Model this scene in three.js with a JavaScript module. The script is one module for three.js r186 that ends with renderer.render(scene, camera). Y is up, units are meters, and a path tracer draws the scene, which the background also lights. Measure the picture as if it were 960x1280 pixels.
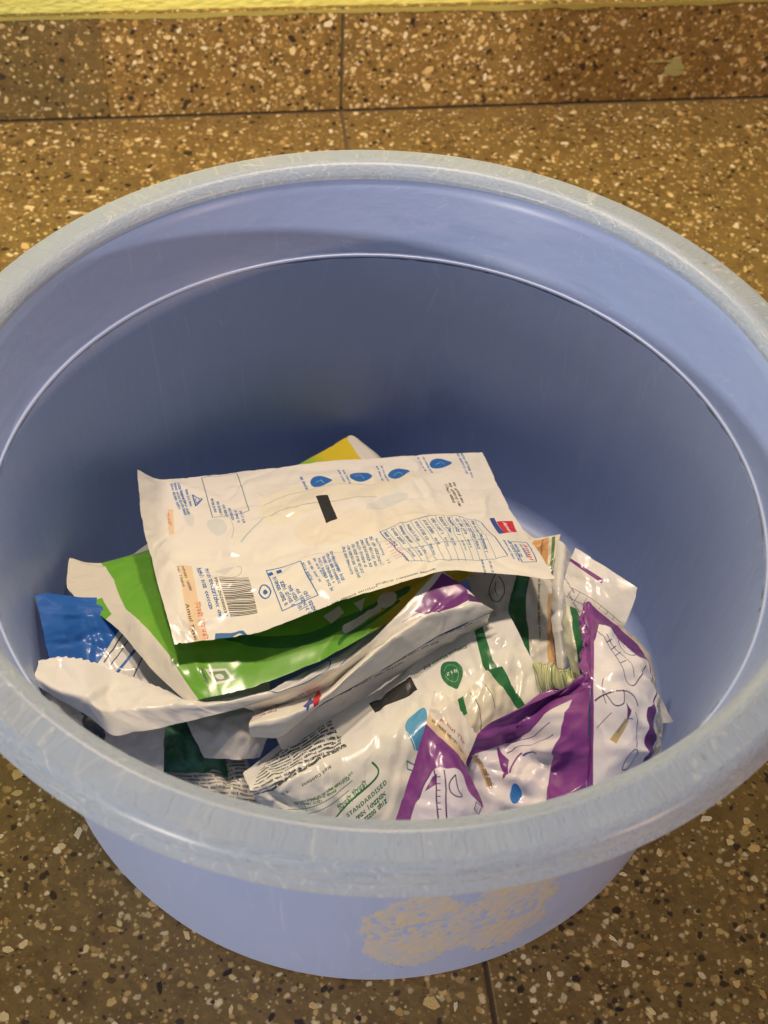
import * as THREE from 'three';
import { RectAreaLightUniformsLib } from 'three/addons/lights/RectAreaLightUniformsLib.js';
import { mergeGeometries } from 'three/addons/utils/BufferGeometryUtils.js';

// ---------------------------------------------------------------- camera, light, exposure
const scene = new THREE.Scene();
const camera = new THREE.PerspectiveCamera(38.16, 0.75, 0.02, 20);
camera.position.set(-0.071, 0.6625, 0.4422);
camera.rotation.set(-0.8529, -0.164, 0.0628, 'YXZ');
camera.focus = 0.73;
camera.userData.fStop = 14;
scene.add(camera);
scene.background = new THREE.Color(0.088, 0.101, 0.130);          // the dim room around the close-up

const renderer = new THREE.WebGLRenderer({ antialias: true });
renderer.toneMapping = THREE.LinearToneMapping;
renderer.toneMappingExposure = 1.0;
renderer.shadowMap.enabled = true;

function bulb(x, y, z, colour, candela, size) {
  const l = new THREE.PointLight(colour, candela, 0, 2);
  l.position.set(x, y, z); l.castShadow = true; l.shadow.radius = size; scene.add(l);
}
bulb(0.06, 1.00, -0.30, 0xffe6ca, 1.35, 1.6);                   // warm lamp high over the back of the tub
bulb(-0.21, 1.00, -0.33, 0xffe8d0, 1.4, 1.6);                  // its neighbour on the left
RectAreaLightUniformsLib.init();
function lowLight(x, y, z, w, h, colour, nits) {                // low, far light that comes in from the front of the place
  const l = new THREE.RectAreaLight(colour, nits, w, h); l.position.set(x, y, z); l.lookAt(0, 0.2, 0); scene.add(l);
}
lowLight(-1.27, 0.415, 1.41, 0.10, 0.03, 0xfff2e2, 3000);          // the stronger one, from the left
lowLight(1.20, 0.45, 1.40, 0.10, 0.03, 0xffcfac, 1250);           // a weaker, redder one from the right

// ---------------------------------------------------------------- helpers
function rng(seed) {
  let a = seed >>> 0;
  return () => { a = (a + 0x6D2B79F5) | 0; let t = Math.imul(a ^ (a >>> 15), 1 | a); t = (t + Math.imul(t ^ (t >>> 7), 61 | t)) ^ t; return ((t ^ (t >>> 14)) >>> 0) / 4294967296; };
}
const hash = (i, j, k) => { let h = Math.imul(i, 374761393) + Math.imul(j, 668265263) + Math.imul(k, 1274126177); h = Math.imul(h ^ (h >>> 13), 1274126177); return ((h ^ (h >>> 16)) >>> 0) / 4294967296; };
function vnoise(x, y, s = 0) {
  const i = Math.floor(x), j = Math.floor(y), f = x - i, g = y - j, a = f * f * (3 - 2 * f), b = g * g * (3 - 2 * g);
  const p = hash(i, j, s), q = hash(i + 1, j, s), r = hash(i, j + 1, s), t = hash(i + 1, j + 1, s);
  return (p + (q - p) * a + (r - p) * b + (p - q - r + t) * a * b) * 2 - 1;
}
function facets(x, y, s) {                                        // crumple: flat facets between a jittered lattice of peaks
  x += 0.25 * vnoise(x * 0.7, y * 0.7, s + 50); y += 0.25 * vnoise(x * 0.7, y * 0.7, s + 51); x += y * 0.5;
  const i = Math.floor(x), j = Math.floor(y), f = x - i, g = y - j, H = (a, b) => hash(a, b, s) * 2 - 1;
  return f + g < 1 ? H(i, j) * (1 - f - g) + H(i + 1, j) * f + H(i, j + 1) * g : H(i + 1, j + 1) * (f + g - 1) + H(i + 1, j) * (1 - g) + H(i, j + 1) * (1 - f);
}
const fbm = (x, y, s, o = 4) => { let v = 0, a = 0.5; for (let k = 0; k < o; k++) { v += a * vnoise(x, y, s + k * 17); x *= 2.03; y *= 2.03; a *= 0.5; } return v; };
const clamp = (x, a, b) => Math.min(b, Math.max(a, x));
const smooth = (x) => { x = clamp(x, 0, 1); return x * x * (3 - 2 * x); };
const names = {};
function numbered(n) { const k = names[n] = (names[n] ?? -1) + 1; return k ? n + '_' + String(k).padStart(3, '0') : n; }
function mesh(name, geometry, material, parent) {
  const m = new THREE.Mesh(geometry, material); m.name = parent === scene ? numbered(name) : name;
  m.castShadow = m.receiveShadow = true; parent.add(m); return m;
}
function thing(name, label, category, at = [0, 0, 0], group) {
  const o = new THREE.Group(); o.name = numbered(name); o.position.set(...at); scene.add(o);
  o.userData = { label, category }; if (group) o.userData.group = group; return o;
}
function canvasTexture(w, h, paint, colour = true) {
  const c = document.createElement('canvas'); c.width = w; c.height = h;
  paint(c.getContext('2d'), w, h);
  const t = new THREE.CanvasTexture(c); if (colour) t.colorSpace = THREE.SRGBColorSpace;
  return t;
}
function dataTexture(n, f, repeat = true) {
  const d = new Uint8Array(n * n * 4);
  for (let j = 0; j < n; j++) for (let i = 0; i < n; i++) { const v = clamp(f(i / n, j / n), 0, 1) * 255; d.set([v, v, v, 255], (j * n + i) * 4); }
  const t = new THREE.DataTexture(d, n, n); t.magFilter = t.minFilter = THREE.LinearFilter;
  if (repeat) t.wrapS = t.wrapT = THREE.RepeatWrapping; t.needsUpdate = true; return t;
}

// ---------------------------------------------------------------- terrazzo: floor tiles and skirting
const STONES = ['#ead29a', '#dcbc7a', '#bf9c5c', '#eee0bc', '#92733f', '#2a2119', '#3a2b1c'];
function terrazzo(seed, base, dense) {                           // 0.8 m square of ground mortar with its small chips
  const t = canvasTexture(2048, 2048, (g, w) => {
    const r = rng(seed);
    g.fillStyle = base; g.fillRect(0, 0, w, w);
    for (let k = 0; k < 9000; k++) {
      g.globalAlpha = 0.10; g.fillStyle = r() < 0.5 ? '#3a2a17' : '#9c7c4c';
      g.beginPath(); g.ellipse(r() * w, r() * w, 4 + r() * 26, 3 + r() * 12, r() * 6.3, 0, 6.3); g.fill();
    }
    g.globalAlpha = 1;
    const chip = (x, y, s, c, a) => {
      g.globalAlpha = a; g.fillStyle = c; g.beginPath();
      const n = 5 + Math.floor(r() * 3), ph = r() * 6.3, e = 0.55 + r() * 0.45, th = r() * 6.3;
      for (let i = 0; i < n; i++) { const q = ph + (i + r() * 0.6) / n * 6.28, d = s * (0.7 + 0.4 * r()), px = Math.cos(q) * d, py = Math.sin(q) * d * e; g.lineTo(x + px * Math.cos(th) - py * Math.sin(th), y + px * Math.sin(th) + py * Math.cos(th)); }
      g.fill();
    };
    for (let k = 0; k < 70000; k++) { const q = r(); chip(r() * w, r() * w, 0.8 + 1.7 * q * q, STONES[Math.floor(r() * 7)], 0.25 + 0.4 * r()); }
    for (let k = 0; k < 26000 * dense; k++) { const q = r(), d = r(); chip(r() * w, r() * w, 1.9 + 3.9 * q * q, d < 0.72 ? STONES[Math.floor(r() * 4)] : d < 0.82 ? STONES[4] : STONES[5], 0.45 + 0.5 * r()); }
    for (let k = 0; k < 3200 * dense; k++) chip(r() * w, r() * w, 4 + 3 * r(), STONES[Math.floor(r() * 7)], 0.6 + 0.4 * r());
    g.globalAlpha = 1;
  });
  t.wrapS = t.wrapT = THREE.RepeatWrapping; t.repeat.set(1 / 0.8, 1 / 0.8); return t;
}
const grain = dataTexture(512, (x, y) => 0.5 + 0.5 * fbm(x * 64, y * 64, 5, 3));
grain.repeat.set(5, 5);
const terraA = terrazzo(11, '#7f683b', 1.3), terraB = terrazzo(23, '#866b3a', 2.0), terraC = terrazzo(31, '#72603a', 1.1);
const stone = (map) => new THREE.MeshPhysicalMaterial({ map, roughness: 0.42, bumpMap: grain, bumpScale: 0.0004, roughnessMap: null, specularIntensity: 0.9 });
const floorMat = stone(terraA), skirtMat = stone(terraB), skirtDark = stone(terraC);
const groutMat = new THREE.MeshStandardMaterial({ color: new THREE.Color(0.13, 0.092, 0.052), roughness: 0.95 });
function slab(x0, x1, y0, y1, z0, z1, off = [0, 0]) {            // box with chamfered edges and uv in metres
  const s = new THREE.Shape(), b = 0.0008;
  s.moveTo(x0 + b, -z1 + b); s.lineTo(x1 - b, -z1 + b); s.lineTo(x1 - b, -z0 - b); s.lineTo(x0 + b, -z0 - b);
  const g = new THREE.ExtrudeGeometry(s, { depth: y1 - y0 - 2 * b, bevelSize: b, bevelThickness: b, bevelSegments: 2, steps: 1 });
  g.rotateX(-Math.PI / 2); g.translate(0, y0 + b, 0);
  const p = g.attributes.position, n = g.attributes.normal, u = g.attributes.uv;
  for (let i = 0; i < p.count; i++) {
    if (Math.abs(n.getY(i)) > 0.6) u.setXY(i, p.getX(i) + off[0], -p.getZ(i) + off[1]);
    else if (Math.abs(n.getZ(i)) > 0.6) u.setXY(i, p.getX(i) + off[0], p.getY(i) + off[1]);
    else u.setXY(i, p.getZ(i) + off[0], p.getY(i) + off[1]);
  }
  return g;
}
const WALL = -0.5425, JX = 0.0383, SK = 0.0856;
const floor = new THREE.Group(); floor.name = 'floor'; floor.userData = { kind: 'structure' }; scene.add(floor);
const tileL = mesh('floor_tile', slab(-0.95, JX - 0.0013, -0.02, 0, WALL + 0.002, 0.75), floorMat, floor);
const tileR = mesh('floor_tile_001', slab(JX + 0.0013, 0.95, -0.02, 0, WALL + 0.002, 0.75, [0.31, 0.27]), floorMat, floor);
mesh('grout', new THREE.BoxGeometry(1.9, 0.016, 1.33).translate(0, -0.0088, 0.09), groutMat, floor);

const wall = thing('plaster_wall', 'yellow green painted plaster wall rising above the terrazzo skirting', 'wall');
{
  const paint = canvasTexture(1024, 512, (g, w, h) => {
    g.fillStyle = '#e6e27c'; g.fillRect(0, 0, w, h); const r = rng(4);
    for (let k = 0; k < 2600; k++) { g.globalAlpha = 0.08; g.fillStyle = r() < 0.5 ? '#c9c04e' : '#ece89a'; g.fillRect(r() * w, r() * h, 20 + r() * 120, 1 + r() * 4); }
    for (let k = 0; k < 300; k++) { g.globalAlpha = 0.25; g.fillStyle = '#a99a4a'; g.fillRect(r() * w, r() * h, 1 + r() * 3, 1 + r() * 2); }
  });
  const m = new THREE.MeshStandardMaterial({ map: paint, roughness: 0.7, bumpMap: grain, bumpScale: 0.0015 });
  mesh('plaster_face', new THREE.BoxGeometry(1.9, 0.78, 0.1).translate(0, 0.37, WALL - 0.0565), m, wall);
}
{ // ragged overlap of the wall paint on the skirting
  const s = new THREE.Shape(), N = 260; s.moveTo(-0.36, SK + 0.0006);
  for (let i = 0; i <= N; i++) { const x = -0.36 + 0.8 * i / N; s.lineTo(x, SK - 0.0022 - 0.0016 * fbm(x * 60, 2, 21, 4) - 0.003 * Math.max(0, fbm(x * 11, 6, 22, 3))); }
  s.lineTo(0.44, SK + 0.0006);
  const g = new THREE.ExtrudeGeometry(s, { depth: 0.0003, bevelEnabled: false }); g.translate(0, 0, WALL + 0.0002);
  mesh('paint_edge', g, new THREE.MeshStandardMaterial({ color: '#aaa055', roughness: 0.75, bumpMap: grain, bumpScale: 0.0006 }), wall);
}
const skirting = thing('skirting', 'brown speckled terrazzo skirting along the foot of the yellow wall', 'skirting');
const skL = mesh('skirting_tile', slab(-0.1386, JX - 0.0013, 0.0005, SK, WALL - 0.006, WALL), skirtMat, skirting);
const skD = mesh('skirting_tile', slab(-0.95, -0.1389, 0.0005, SK - 0.0004, WALL - 0.006, WALL, [0.2, 0.4]), skirtDark, skirting);
const skR = mesh('skirting_tile', slab(JX + 0.0013, 0.95, 0.0005, SK, WALL - 0.006, WALL, [0.5, 0.13]), skirtMat, skirting);
skD.userData.label = 'darker toned skirting piece with fewer chips at the left end';  // darker base colour and sparser chips than the other two pieces
mesh('grout', new THREE.BoxGeometry(0.0026, SK - 0.003, 0.004).translate(JX, SK / 2 + 0.001, WALL - 0.0035), groutMat, skirting);
{ // pale paint run on the skirting
  const s = new THREE.Shape(); const r = rng(8); const n = 26;
  for (let i = 0; i < n; i++) { const a = i / n * 6.283, d = 1 + 0.22 * (r() - 0.5); s.lineTo(Math.cos(a) * 0.0078 * d, Math.sin(a) * 0.0056 * d + (Math.sin(a) > 0.9 ? 0.005 : 0)); }
  const g = new THREE.ExtrudeGeometry(s, { depth: 0.0003, bevelSize: 0.0004, bevelThickness: 0.0003, bevelSegments: 2 });
  const run = new THREE.BoxGeometry(0.022, 0.0011, 0.0004).translate(-0.0125, 0.0078, 0.0003);
  run.deleteAttribute('uv'); g.deleteAttribute('uv');
  const gg = mergeGeometries([g.toNonIndexed ? (g.index ? g.toNonIndexed() : g) : g, run.toNonIndexed()]);
  const p = mesh('paint_splash', gg, new THREE.MeshStandardMaterial({ color: new THREE.Color(0.42, 0.40, 0.16), roughness: 0.6 }), skirting);
  p.position.set(0.2995, 0.0275, WALL + 0.0001);
}
// the larger stone chips, each set in its tile
{
  camera.updateMatrixWorld(true); camera.updateProjectionMatrix();
  const r = rng(77), shapes = [], mats = STONES.map((c) => new THREE.MeshStandardMaterial({ color: c, roughness: 0.4, bumpMap: grain, bumpScale: 0.0003 }));
  for (let k = 0; k < 9; k++) {
    const n = 6 + Math.floor(r() * 3), pos = [], idx = [], ring = [];
    for (let i = 0; i < n; i++) { const a = (i + r() * 0.55) / n * 6.283, d = 0.62 + 0.55 * r(); ring.push([Math.cos(a) * d * 1.15, Math.sin(a) * d * (0.45 + (k * 0.13) % 0.5)]); }
    pos.push(0, 0.00016, 0); for (const [x, z] of ring) pos.push(x * 0.93, 0.00015, z * 0.93); for (const [x, z] of ring) pos.push(x, -0.0008, z);
    for (let i = 0; i < n; i++) { const j = (i + 1) % n; idx.push(0, 1 + j, 1 + i, 1 + i, 1 + j, 1 + n + j, 1 + i, 1 + n + j, 1 + n + i); }
    const g = new THREE.BufferGeometry(); g.setAttribute('position', new THREE.Float32BufferAttribute(pos, 3));
    const uv = []; for (let i = 0; i < pos.length; i += 3) uv.push(pos[i] * 0.03, pos[i + 2] * 0.03);
    g.setAttribute('uv', new THREE.Float32BufferAttribute(uv, 2)); g.setIndex(idx); const flat = g.toNonIndexed(); flat.computeVertexNormals(); shapes.push(flat);
  }
  const seen = (v) => { const q = v.clone().project(camera); return Math.abs(q.x) < 1.05 && Math.abs(q.y) < 1.05; };
  const spots = [];
  const scatter = (parent, count, x0, x1, t0, t1, upright, least) => {
    let made = 0;
    for (let k = 0; k < count && made < 290; k++) {
      const x = x0 + (x1 - x0) * r(), t = t0 + (t1 - t0) * r(), s = least * (1 + 0.95 * r() * r()), q = r();
      const v = upright ? new THREE.Vector3(x, t, WALL) : new THREE.Vector3(x, 0, t);
      if (!seen(v) || (!upright && Math.hypot(x, t) < 0.157) || Math.abs(x - JX) < s + 0.002) continue;
      if (!upright && t < 0.10 && t > -0.2 && Math.abs(x) < 0.15) continue;
      if (spots.some((o) => o.distanceTo(v) < 0.0065)) continue;
      spots.push(v); made++;
      const c = q < 0.24 ? 0 : q < 0.45 ? 1 : q < 0.58 ? 2 : q < 0.70 ? 3 : q < 0.78 ? 4 : q < 0.9 ? 5 : 6;
      const m = mesh('stone_chip', shapes[Math.floor(r() * 9)], mats[c], parent);
      m.position.copy(v); m.rotation.set(upright ? Math.PI / 2 : 0, upright ? 0 : r() * 6.28, 0); if (upright) m.rotateY(r() * 6.28);
      m.scale.set(s, 1, s);
    }
  };
  scatter(tileL, 900, -0.33, JX, -0.53, 0.24, false, 0.0024);
  scatter(tileR, 900, JX, 0.42, -0.53, 0.24, false, 0.0022);
  scatter(skL, 80, -0.136, JX, 0.004, SK - 0.003, true, 0.0025);
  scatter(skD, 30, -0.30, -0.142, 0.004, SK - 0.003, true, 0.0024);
  scatter(skR, 140, JX, 0.42, 0.004, SK - 0.003, true, 0.0024);
}

function blotchy(g, r, x, y, a, b) {                             // a smudge with an uneven outline
  const n = 9, q = r() * 6.3; g.beginPath();
  for (let i = 0; i < n; i++) { const t = q + i / n * 6.283, d = 0.6 + 0.6 * r(); g.lineTo(x + a * d * Math.cos(t), y + b * d * Math.sin(t)); }
  g.fill();
}
// ---------------------------------------------------------------- the tub
const tub = thing('plastic_tub', 'round light blue plastic tub with a thick scuffed rim standing on terrazzo', 'tub');
{
  const blotch = dataTexture(512, (x, y) => 0.5 + 0.5 * fbm(x * 24, y * 24, 91, 4)); blotch.repeat.set(6, 1);
  const lathe = (pts, n = 220) => new THREE.LatheGeometry(pts.map(([r, y]) => new THREE.Vector2(r, y)), n);
  const arc = (cr, cy, rad, a0, a1, n) => Array.from({ length: n + 1 }, (_, i) => { const a = (a0 + (a1 - a0) * i / n) * Math.PI / 180; return [cr + rad * Math.cos(a), cy + rad * Math.sin(a)]; });
  const skin = canvasTexture(2048, 512, (g, w, h) => {           // faint dirt smudges and scratches in the blue plastic
    g.fillStyle = '#8ca1d2'; g.fillRect(0, 0, w, h); const r = rng(15);
    for (let k = 0; k < 420; k++) { g.globalAlpha = 0.03 + 0.05 * r(); g.fillStyle = r() < 0.5 ? '#6a86bc' : '#a4b8d8'; blotchy(g, r, r() * w, r() * h, 5 + r() * 34, 4 + r() * 22); }
    for (let k = 0; k < 26; k++) { g.globalAlpha = 0.07; g.fillStyle = '#5b729f'; const x = r() * w, y = r() * h; for (let q = 0; q < 4; q++) blotchy(g, r, x + 40 * (r() - 0.5), y + 20 * (r() - 0.5), 6 + r() * 22, 5 + r() * 12); }
    for (let k = 0; k < 60; k++) { g.globalAlpha = 0.10; g.strokeStyle = '#d5dae4'; g.lineWidth = 1 + 2 * r(); const x = r() * w, y = r() * h; g.beginPath(); g.moveTo(x, y); g.bezierCurveTo(x + 5 * r(), y + 14, x - 6 * r(), y + 30, x + 4 * r(), y + 30 + 60 * r()); g.stroke(); }
    for (let k = 0; k < 900; k++) { g.globalAlpha = 0.22 * r() + 0.06; g.strokeStyle = '#c9d2e4'; g.lineWidth = 0.6 + r(); const x = r() * w, y = r() * h; g.beginPath(); g.moveTo(x, y); g.quadraticCurveTo(x + 10 * r() - 5, y + 12 * r(), x + 22 * r() - 11, y + 34 * r() - 10); g.stroke(); }
  });
  skin.wrapS = THREE.RepeatWrapping;
  const plastic = new THREE.MeshPhysicalMaterial({ map: skin, roughness: 0.8, transmission: 0.16, thickness: 0, clearcoat: 0.55, clearcoatRoughness: 0.32, bumpMap: blotch, bumpScale: 0.0003 });
  mesh('body', lathe([[0.0, 0.0045], [0.140, 0.0045], [0.1515, 0.0075], [0.1560, 0.014], [0.1635, 0.07], [0.1700, 0.12], [0.1747, 0.1552],
    [0.1788, 0.1545], [0.1752, 0.12], [0.1690, 0.065], [0.1622, 0.010], [0.1600, 0.003], [0.1575, 0.0005], [0.150, 0.0005], [0.147, 0.0022], [0.0, 0.0022]]), plastic, tub);
  mesh('collar', lathe([[0.1762, 0.1568], [0.1776, 0.1577], [0.1802, 0.168], [0.1830, 0.180], [0.1856, 0.1905], [0.1872, 0.1975], [0.1904, 0.1962], [0.1893, 0.188], [0.1865, 0.178], [0.1822, 0.162], [0.1798, 0.1548]]), plastic, tub);
  const ridgeMat = new THREE.MeshPhysicalMaterial({ color: '#a3b4de', roughness: 0.4, clearcoat: 0.6, clearcoatRoughness: 0.25 });
  mesh('ledge_ridge', lathe(arc(0.1764, 0.1560, 0.0011, 0, 360, 12), 220), ridgeMat, tub);
  const worn = canvasTexture(2048, 256, (g, w, h) => {           // whitish scuffs, grime and nicks on the rim
    g.fillStyle = '#9fb0c8'; g.fillRect(0, 0, w, h); const r = rng(29);
    const sp = ['#bcc4d0', '#97a6c4', '#b4bac4', '#a8a8a6', '#cacdd0', '#98a5c0'];
    for (let k = 0; k < 1500; k++) { g.globalAlpha = 0.10; g.fillStyle = sp[Math.floor(r() * 6)]; const x = r() * w, y = r() * h; for (const o of [0, -w, w]) { g.beginPath(); g.ellipse(x + o, y, 5 + r() * 30, 2 + r() * 9, r() - 0.5, 0, 6.3); g.fill(); } }
    for (let k = 0; k < 9000; k++) { const x = r() * w, y = r() * h; if (fbm(x / 90, y / 50, 77, 3) < 0.08) continue; g.globalAlpha = 0.2 + 0.4 * r(); g.fillStyle = r() < 0.75 ? '#d8d8d4' : '#84838a'; g.beginPath(); g.ellipse(x, y, 0.6 + 2.4 * r() * r(), 0.5 + 1.4 * r(), r() * 3, 0, 6.3); g.fill(); }
    for (let k = 0; k < 2200; k++) { const x = r() * w, y = r() * h; if (fbm(x / 140, y / 120, 78, 3) < 0.02) continue; g.globalAlpha = 0.2 + 0.6 * r() * r(); g.strokeStyle = '#e9e9e6'; g.lineWidth = 0.5 + 0.8 * r(); const a = (r() < 0.7 ? 1.57 + r() - 0.5 : r() * 6.3), l = 4 + 26 * r(); g.beginPath(); g.moveTo(x, y); g.quadraticCurveTo(x + l * 0.5 * Math.cos(a + 0.3), y + l * 0.5 * Math.sin(a + 0.3), x + l * Math.cos(a), y + l * Math.sin(a)); g.stroke(); }
  });
  worn.wrapS = THREE.RepeatWrapping;
  const nick = dataTexture(512, (x, y) => { const f = fbm(x * 40, y * 40, 61, 4); return 0.55 + 0.35 * f - (f > 0.32 ? 0.35 : 0); }); nick.repeat.set(14, 1);
  const rimMat = new THREE.MeshPhysicalMaterial({ map: worn, roughness: 0.75, transmission: 0.22, thickness: 0, clearcoat: 0.5, clearcoatRoughness: 0.3, bumpMap: nick, bumpScale: 0.0006 });
  mesh('rim', lathe([[0.1873, 0.1960], ...arc(0.1946, 0.1968, 0.0078, 165, 82, 9), ...arc(0.2022, 0.1955, 0.0076, 75, -8, 9), [0.2084, 0.1926], [0.2080, 0.1915], [0.2093, 0.1900], [0.2096, 0.1852], [0.2086, 0.1838],
    [0.2066, 0.1840], [0.2052, 0.1880], [0.1960, 0.1900], [0.1905, 0.1895], [0.1890, 0.1945], [0.1873, 0.1960]]), rimMat, tub);

  // torn remains of a paper sticker on the front of the tub
  const NA = 200, NY = 110, a0 = -0.20, a1 = 0.43, y0 = 0.018, y1 = 0.122, pos = [], uv = [], col = [], idx = [];
  const inside = (a, y) => {
    const l = Math.hypot((a + 0.005) / 0.158, (y - 0.073) / 0.045), m = Math.hypot((a - 0.24) / 0.165, (y - 0.073 + (a - 0.24) * 0.03) / 0.042);
    return Math.min(l, m) + 0.17 * fbm(a * 22, y * 110, 7, 4) + 0.08 * fbm(a * 120, y * 600, 9, 2);
  };
  for (let j = 0; j <= NY; j++) for (let i = 0; i <= NA; i++) {
    const a = a0 + (a1 - a0) * i / NA, y = y0 + (y1 - y0) * j / NY, s = inside(a, y), f = fbm(a * 60, y * 350, 3, 3);
    const R = 0.1622 + (0.1788 - 0.1622) * (y - 0.010) / 0.1445 + 0.0003 + 0.0003 * smooth((1.0 - s) * 6) * (0.6 + 0.7 * f);
    pos.push(R * Math.sin(a), y, R * Math.cos(a)); uv.push(i / NA, j / NY);
    const t = clamp(0.45 + 0.7 * fbm(a * 14, y * 80, 12, 3), 0, 1), b = clamp(0.62 + 1.1 * fbm(a * 40, y * 200, 19, 3), 0, 1);
    const p = [0.34, 0.335, 0.345], q = [0.365, 0.34, 0.265], k = [0.28, 0.32, 0.44];
    for (let c = 0; c < 3; c++) col.push((p[c] + (q[c] - p[c]) * t) * b + k[c] * (1 - b));
  }
  for (let j = 0; j < NY; j++) for (let i = 0; i < NA; i++) {
    const a = a0 + (a1 - a0) * (i + 0.5) / NA, y = y0 + (y1 - y0) * (j + 0.5) / NY;
    if (inside(a, y) > 1 || fbm(a * 34, y * 190, 44, 3) > 0.9 - 0.4 * smooth((inside(a, y) - 0.7) * 4)) continue;
    const p = j * (NA + 1) + i; idx.push(p, p + 1, p + NA + 2, p, p + NA + 2, p + NA + 1);
  }
  const g = new THREE.BufferGeometry();
  g.setAttribute('position', new THREE.Float32BufferAttribute(pos, 3)); g.setAttribute('uv', new THREE.Float32BufferAttribute(uv, 2)); g.setAttribute('color', new THREE.Float32BufferAttribute(col, 3));
  g.setIndex(idx); g.computeVertexNormals();
  const st = mesh('sticker_residue', g, new THREE.MeshStandardMaterial({ vertexColors: true, roughness: 0.85 }), tub);
  st.userData.label = 'two round torn patches of old paper sticker on the front';
}

// ---------------------------------------------------------------- the pouches: sheets of printed film
const wrinkle = dataTexture(512, (x, y) => {
  const crease = 1 - Math.min(1, Math.abs(fbm(x * 5, y * 5, 33, 3)) * 9);
  return 0.45 + 0.16 * facets(x * 9, y * 9, 71) + 0.09 * facets(x * 21, y * 21, 72) + 0.28 * crease * (0.5 + 0.5 * vnoise(x * 6, y * 6, 8)) + 0.12 * fbm(x * 30, y * 30, 40, 2);
});
wrinkle.wrapS = wrinkle.wrapT = THREE.MirroredRepeatWrapping;
function film(map, o = {}) {
  const bump = wrinkle.clone(); bump.needsUpdate = true; bump.repeat.set((o.Lu ?? 0.15) / 0.12, (o.Lv ?? 0.1) / 0.12); bump.offset.set(((o.seed ?? 1) * 0.37) % 1, ((o.seed ?? 1) * 0.61) % 1);
  return new THREE.MeshPhysicalMaterial({ map, roughness: o.rough ?? 0.75, transmission: o.through ?? 0.12, thickness: 0, clearcoat: o.coat ?? 0.65, clearcoatRoughness: 0.2, bumpMap: bump, bumpScale: o.bump ?? 0.0013 });
}
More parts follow.
